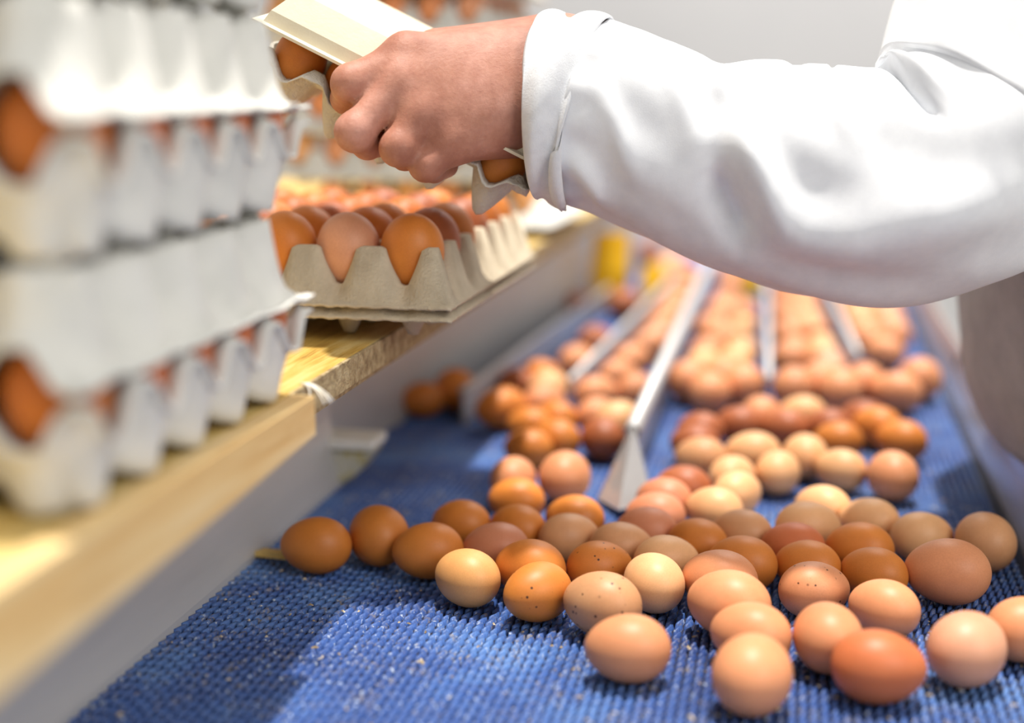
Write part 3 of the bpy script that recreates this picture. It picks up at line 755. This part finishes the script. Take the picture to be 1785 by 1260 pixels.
# ------------------------------------------------------------------ person
def hand_sdf():
    Wt = lambda x, y, d: tuple(W(x, y, d))
    mm = .001
    palm = [  # wrist side -> knuckle, radii
        (Wt(985, 100, .965), Wt(712, 96, .936), 27, 14), (Wt(985, 140, .955), Wt(702, 142, .925), 27, 14.5),
        (Wt(985, 180, .955), Wt(728, 200, .922), 26, 14), (Wt(980, 200, .96), Wt(785, 250, .928), 25, 13.5),
        (Wt(940, 82, .980), Wt(760, 92, .972), 21, 17), (Wt(985, 150, .96), Wt(1080, 185, .965), 30, 33), (Wt(985, 110, .965), Wt(1080, 150, .975), 27, 30),
        (Wt(880, 190, .955), Wt(800, 200, .945), 26, 20)]
    fingers = [
        [(710, 98, .934, 13.2), (612, 146, .920, 12.2), (603, 172, .946, 10.5), (628, 184, .972, 9)],
        [(698, 146, .924, 13.5), (618, 230, .912, 12.0), (640, 252, .934, 10.2), (668, 250, .958, 9)],
        [(726, 204, .922, 12.8), (694, 258, .914, 11.2), (706, 272, .938, 9.8), (730, 268, .962, 8.5)],
        [(785, 250, .928, 12.2), (742, 288, .922, 10.0), (756, 296, .942, 8.8), (780, 290, .962, 7.8)],
        [(860, 86, .985, 17.5), (770, 88, .992, 14), (700, 98, 1.000, 12), (650, 116, 1.004, 10)]]
    def f(X, Y, Z):
        d = None
        for a, b, ra, rb in palm:
            q = sd_cap(X, Y, Z, a, b, ra * mm, rb * mm); d = q if d is None else smin(d, q, .018)
        for fi, fg in enumerate(fingers):
            g = None
            for (p, q) in zip(fg[:-1], fg[1:]):
                s = sd_cap(X, Y, Z, Wt(*p[:3]), Wt(*q[:3]), p[3] * mm, q[3] * mm); g = s if g is None else smin(g, s, .003)
            # knuckle swell
            k = fg[1]; g = smin(g, np.sqrt(sum((A - b) ** 2 for A, b in zip((X, Y, Z), Wt(*k[:3])))) - (k[3] + .2) * mm, .006)
            d = smin(d, g, .0032)
        # tendons and knuckle bumps on the back of the hand
        for (x, y, dd, r) in ((706, 98, .934, 13.6), (698, 146, .924, 13.8), (726, 203, .922, 13.0), (784, 249, .928, 12.4)):
            d = smin(d, np.sqrt(sum((A - b) ** 2 for A, b in zip((X, Y, Z), Wt(x, y, dd)))) - r * mm, .012)
        return d
    return f
hp = [W(560, 40, .9), W(1120, 330, .9), W(560, 40, 1.06), W(1120, -20, 1.06), W(560, 340, .9)]
lo = [min(p[i] for p in hp) - .02 for i in range(3)]; hi = [max(p[i] for p in hp) + .02 for i in range(3)]
HV, HF = surface_nets(hand_sdf(), lo, hi, .0021)
# torso, neck, head, legs, arms under the clothes (coarse); belt plane is z = 0, floor is z = -.85
SH = W(1835, -215, .985)           # near shoulder
EL = W(1630, 315, .955)            # elbow
WR = W(1060, 175, .968)            # wrist inside the sleeve
TC = Vector((SH.x + .15, SH.y + .11, 0))
def body_sdf(X, Y, Z):
    c = lambda x, y, z: (TC.x + x, TC.y + y, z)
    d = sd_cap(X, Y, Z, tuple(WR), tuple(EL), .032, .042)
    d = smin(d, sd_cap(X, Y, Z, tuple(EL), tuple(SH), .045, .058), .02)
    d = smin(d, sd_cap(X, Y, Z, tuple(SH), c(.0, .0, SH.z - .02), .06, .09), .03)
    d = smin(d, sd_cap(X, Y, Z, c(0, .17, SH.z), c(0, 0, SH.z - .02), .06, .09), .03)
    d = smin(d, sd_cap(X, Y, Z, c(0, .18, SH.z - .01), c(.06, .24, SH.z - .30), .055, .042), .03)
    d = smin(d, sd_cap(X, Y, Z, c(.06, .24, SH.z - .30), c(.02, .24, SH.z - .55), .042, .03), .02)
    d = smin(d, sd_ell(X, Y, Z, c(.02, 0, SH.z - .16), (.12, .17, .24)), .05)
    d = smin(d, sd_ell(X, Y, Z, c(.05, 0, SH.z - .45), (.115, .15, .22)), .05)
    for s in (-1, 1):
        d = smin(d, sd_cap(X, Y, Z, c(.06, s * .085, SH.z - .55), c(.07, s * .10, -.42), .08, .055), .03)
        d = smin(d, sd_cap(X, Y, Z, c(.07, s * .10, -.42), c(.08, s * .10, -.79), .052, .038), .02)
        d = smin(d, sd_cap(X, Y, Z, c(.08, s * .10, -.81), c(-.08, s * .11, -.815), .036, .03), .02)
    d = smin(d, sd_cap(X, Y, Z, c(-.01, 0, SH.z), c(-.05, 0, SH.z + .13), .055, .05), .03)
    h = (-.07, 0, SH.z + .215)
    d = smin(d, sd_ell(X, Y, Z, c(*h), (.088, .072, .105)), .02)
    d = smin(d, sd_ell(X, Y, Z, c(-.10, 0, SH.z + .15), (.05, .05, .05)), .02)
    d = smin(d, sd_cap(X, Y, Z, c(-.152, 0, SH.z + .235), c(-.172, 0, SH.z + .195), .009, .013), .01)
    for s in (-1, 1):
        d = smin(d, sd_ell(X, Y, Z, c(-.065, s * .074, SH.z + .205), (.02, .012, .032)), .006)
    return d
BV, BF = surface_nets(body_sdf, (WR.x - .06, TC.y - .36, -.852), (TC.x + .25, TC.y + .36, SH.z + .36), .011)
V = np.vstack([HV, BV]); F = np.vstack([HF, BF + len(HV)])
person = link('person', np_mesh('person', V, F), 'skin')
tag(person, 'person in a white work coat leaning over the belt, left hand gripping an egg carton', 'person')
sm = person.modifiers.new('soft', 'SMOOTH'); sm.factor = .5; sm.iterations = 3

# coat: torso and tails as one shaped shell
def catmull(pts, n):
    out = []
    P = [pts[0]] + list(pts) + [pts[-1]]
    for i in range(len(pts) - 1):
        p0, p1, p2, p3 = [np.array(q, float) for q in P[i:i + 4]]
        for k in range(n):
            t = k / n; out.append(.5 * ((2 * p1) + (-p0 + p2) * t + (2 * p0 - 5 * p1 + 4 * p2 - p3) * t * t + (-p0 + 3 * p1 - 3 * p2 + p3) * t ** 3))
    out.append(np.array(pts[-1], float)); return out
COATP = []
def coat_mesh():
    # (z, centre x, centre y, half x, half y)
    x0, y0 = TC.x, TC.y
    fr = lambda z, front, hx, hy, dy=0.0: (z, front + hx, y0 + dy, hx, hy)
    prof = [fr(-.40, .215, .20, .25), fr(-.15, .215, .175, .225), fr(.01, .215, .165, .21), fr(.044, .207, .165, .205), fr(.056, .180, .17, .205),
            fr(.080, .164, .175, .205), fr(.12, .150, .18, .205), fr(.20, .142, .18, .205), fr(.28, .147, .17, .205), fr(SH.z - .09, .170, .15, .205),
            fr(SH.z + .02, x0 - .115, .115, .19), fr(SH.z + .065, x0 - .095, .09, .13), fr(SH.z + .095, x0 - .081, .066, .075)]
    COATP.extend(prof)
    rows = catmull(prof, 8); n = 72; V, F = [], []
    for (z, cx, cy_, hx, hy) in rows:
        for k in range(n):
            a = 2 * math.pi * k / n; ca, sa = math.cos(a), math.sin(a)
            e = .8; px = math.copysign(abs(ca) ** e, ca); py = math.copysign(abs(sa) ** e, sa)
            w = 1 + .012 * math.sin(6 * a + z * 14) + .008 * math.sin(11 * a - z * 23)
            V.append((cx + hx * px * w, cy_ + hy * py * w, z))
    for j in range(len(rows) - 1):
        for k in range(n): F.append((j * n + k, j * n + (k + 1) % n, (j + 1) * n + (k + 1) % n, (j + 1) * n + k))
    return pyd('coat', V, F)
coat = link('coat', coat_mesh(), 'cloth', person); coat['label'] = 'white work coat'
so = coat.modifiers.new('thick', 'SOLIDIFY'); so.thickness = .003
def coat_shade_mesh():  # panel added over the coat front, torso shade put into its grey
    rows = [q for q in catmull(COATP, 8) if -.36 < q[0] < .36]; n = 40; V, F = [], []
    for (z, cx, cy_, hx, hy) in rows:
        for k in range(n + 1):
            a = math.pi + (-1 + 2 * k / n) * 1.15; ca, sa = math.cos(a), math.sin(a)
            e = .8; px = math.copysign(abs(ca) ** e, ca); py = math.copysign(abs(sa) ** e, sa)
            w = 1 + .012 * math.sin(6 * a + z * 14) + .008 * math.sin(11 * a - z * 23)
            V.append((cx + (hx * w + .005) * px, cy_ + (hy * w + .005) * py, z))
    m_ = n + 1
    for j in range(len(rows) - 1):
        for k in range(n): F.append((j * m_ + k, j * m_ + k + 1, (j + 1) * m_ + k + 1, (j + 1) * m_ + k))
    return pyd('coat_shade', V, F)
csh = link('coat_shade', coat_shade_mesh(), 'coat_shade', person); csh['label'] = 'grey front panel, shade of the coat put into its colour'
so = csh.modifiers.new('thick', 'SOLIDIFY'); so.thickness = .003
def sleeve_mesh(name, cl, n=128, per=26, folds=True, bow=0.0, bow_decay=0.0):
    """cl: list of (point, radius across view-up, radius in depth)"""
    arr = [(p.x, p.y, p.z, a, b) for p, a, b in cl]
    rows = catmull(arr, per)
    V, F = [], []; m = len(rows)
    up = Vector((0, 0, 1))
    fwv = Vector(CM[:, 2])
    for j, r in enumerate(rows):
        p = Vector(r[:3]); q = Vector(rows[min(j + 1, m - 1)][:3]); o = Vector(rows[max(j - 1, 0)][:3])
        t = (q - o).normalized()
        dv = (fwv - t * fwv.dot(t)).normalized()        # away from the viewer
        uv = dv.cross(t).normalized()
        if uv.z < 0 and abs(t.z) < .7: uv = -uv
        u = j / per                                     # in control-point units
        for k in range(n):
            th = 2 * math.pi * k / n                    # 0 = up side, pi/2 = facing the viewer
            disp = fold(u, th) if folds else .003 * math.sin(3 * th + u * 2)
            bw = bow * max(0.0, math.sin(th)) * math.exp(-u * bow_decay)
            V.append(p - t * bw + uv * (r[3] + disp) * math.cos(th) - dv * (r[4] + disp) * math.sin(th))
    for j in range(m - 1):
        for k in range(n): F.append((j * n + k, j * n + (k + 1) % n, (j + 1) * n + (k + 1) % n, (j + 1) * n + k))
    return pyd(name, V, F)
def ridge(u, th, u0, t0, u1, t1, wid, amp, sharp=1.0):
    """soft ridge along a segment in (u, theta)"""
    du, dt = u1 - u0, t1 - t0; L = du * du + dt * dt
    s = max(0, min(1, ((u - u0) * du + (th - t0) * dt) / L))
    d = math.hypot(u - u0 - s * du, th - t0 - s * dt) / wid
    return amp * math.exp(-d * d) * min(1, .35 + 3 * s * (1 - s) + .0)
def fold(u, th):
    d = 0.0
    d += .0016 * math.sin(5 * th + 2.2 * u) * min(1, u * .5) + .0012 * math.sin(9 * th - 3.1 * u)
    # big drape fold from the forearm front round under the elbow
    d += ridge(u, th, 2.4, 1.35, 3.6, 2.15, .20, .013)
    d += ridge(u, th, 3.6, 2.15, 5.4, 1.9, .26, .012)
    d -= ridge(u, th, 2.3, 1.75, 3.0, 2.45, .20, .013)
    d -= ridge(u, th, 3.2, 2.65, 5.2, 2.6, .28, .008)
    d += ridge(u, th, 1.4, 2.5, 2.7, 2.8, .22, .0040)
    # diagonal pulls on the forearm
    for (a, b, c_, e, am) in ((.7, .6, 1.9, 1.5, .0042), (1.2, .4, 2.5, 1.2, .004), (.4, 1.4, 1.5, 2.2, .004), (.3, 2.2, 1.2, 2.7, .0042), (3.0, .5, 4.1, 1.3, .0045)):
        d += ridge(u, th, a, b, c_, e, .14, am)
    # crook of the elbow
    d -= ridge(u, th, 3.05, -.3, 3.2, .55, .10, .0055)
    d -= ridge(u, th, 4.55, .15, 5.15, 1.15, .07, .013)
    d += ridge(u, th, 4.85, .10, 5.45, 1.05, .16, .009)
    d -= ridge(u, th, 3.75, -.4, 3.85, .4, .08, .004)
    # gather at the cuff
    d += .0012 * math.sin(14 * th) * math.exp(-((u - .25) / .3) ** 2)
    return d
CL = [(W(1018, 196, .962), .064, .058), (W(1100, 222, .962), .0650, .060), (W(1210, 270, .96), .0655, .062), (W(1320, 296, .957), .075, .066),
      (W(1440, 320, .953), .080, .072), (W(1580, 318, .952), .083, .080), (W(1705, 250, .955), .090, .085), (W(1780, 110, .965), .092, .088),
      (W(1818, -60, .98), .090, .090), (W(1850, -250, 1.0), .086, .09)]
sl = link('sleeve', sleeve_mesh('sleeve', CL, bow=.015, bow_decay=.9), 'cloth', coat); so = sl.modifiers.new('thick', 'SOLIDIFY'); so.thickness = .0025; so.offset = -1
CU = [(W(946, 190, .962), .0635, .057), (W(965, 191, .962), .0665, .060), (W(992, 193, .962), .0665, .060), (W(1012, 195, .962), .0675, .061), (W(1024, 198, .962), .0645, .059)]
cf = link('cuff', sleeve_mesh('cuff', CU, per=8, folds=False, bow=.015), 'cloth_rib', coat); so = cf.modifiers.new('thick', 'SOLIDIFY'); so.thickness = .003; so.offset = -1
fs = [(Vector((TC.x, TC.y + .18, SH.z)), .085, .085), (Vector((TC.x + .05, TC.y + .235, SH.z - .2)), .078, .075), (Vector((TC.x + .05, TC.y + .25, SH.z - .38)), .07, .068), (Vector((TC.x + .02, TC.y + .24, SH.z - .52)), .06, .058)]
sl2 = link('sleeve', sleeve_mesh('sleeve', fs, per=10, n=48, folds=False), 'cloth', coat); so = sl2.modifiers.new('thick', 'SOLIDIFY'); so.thickness = .0025; so.offset = -1
# trousers and hair
def trouser_sdf(X, Y, Z):
    d = None
    for s in (-1, 1):
        q = sd_cap(X, Y, Z, (TC.x + .07, TC.y + s * .09, -.05), (TC.x + .08, TC.y + s * .10, -.76), .105, .072)
        d = q if d is None else smin(d, q, .03)
    return np.maximum(d, -(Z + .80))
tv, tf = surface_nets(trouser_sdf, (TC.x - .08, TC.y - .24, -.81), (TC.x + .22, TC.y + .24, .08), .014)
link('trousers', np_mesh('trousers', tv, tf), 'trouser', person)
def hair_sdf(X, Y, Z):
    d = sd_ell(X, Y, Z, (TC.x - .055, TC.y, SH.z + .235), (.092, .080, .100))
    return np.maximum(d, -(Z - (SH.z + .20) + (X - TC.x + .05) * .9))
tv, tf = surface_nets(hair_sdf, (TC.x - .18, TC.y - .12, SH.z + .06), (TC.x + .08, TC.y + .12, SH.z + .37), .009)
link('hair', np_mesh('hair', tv, tf), 'hair', person)
for s in (-1, 1):
    bm = bmesh.new(); bmesh.ops.create_uvsphere(bm, u_segments=14, v_segments=10, radius=.012)
    me = bpy.data.meshes.new('eye'); bm.to_mesh(me); bm.free()
    e = link('eye', me, 'white_cap', person); e.location = (TC.x - .142, TC.y + s * .03, SH.z + .225)
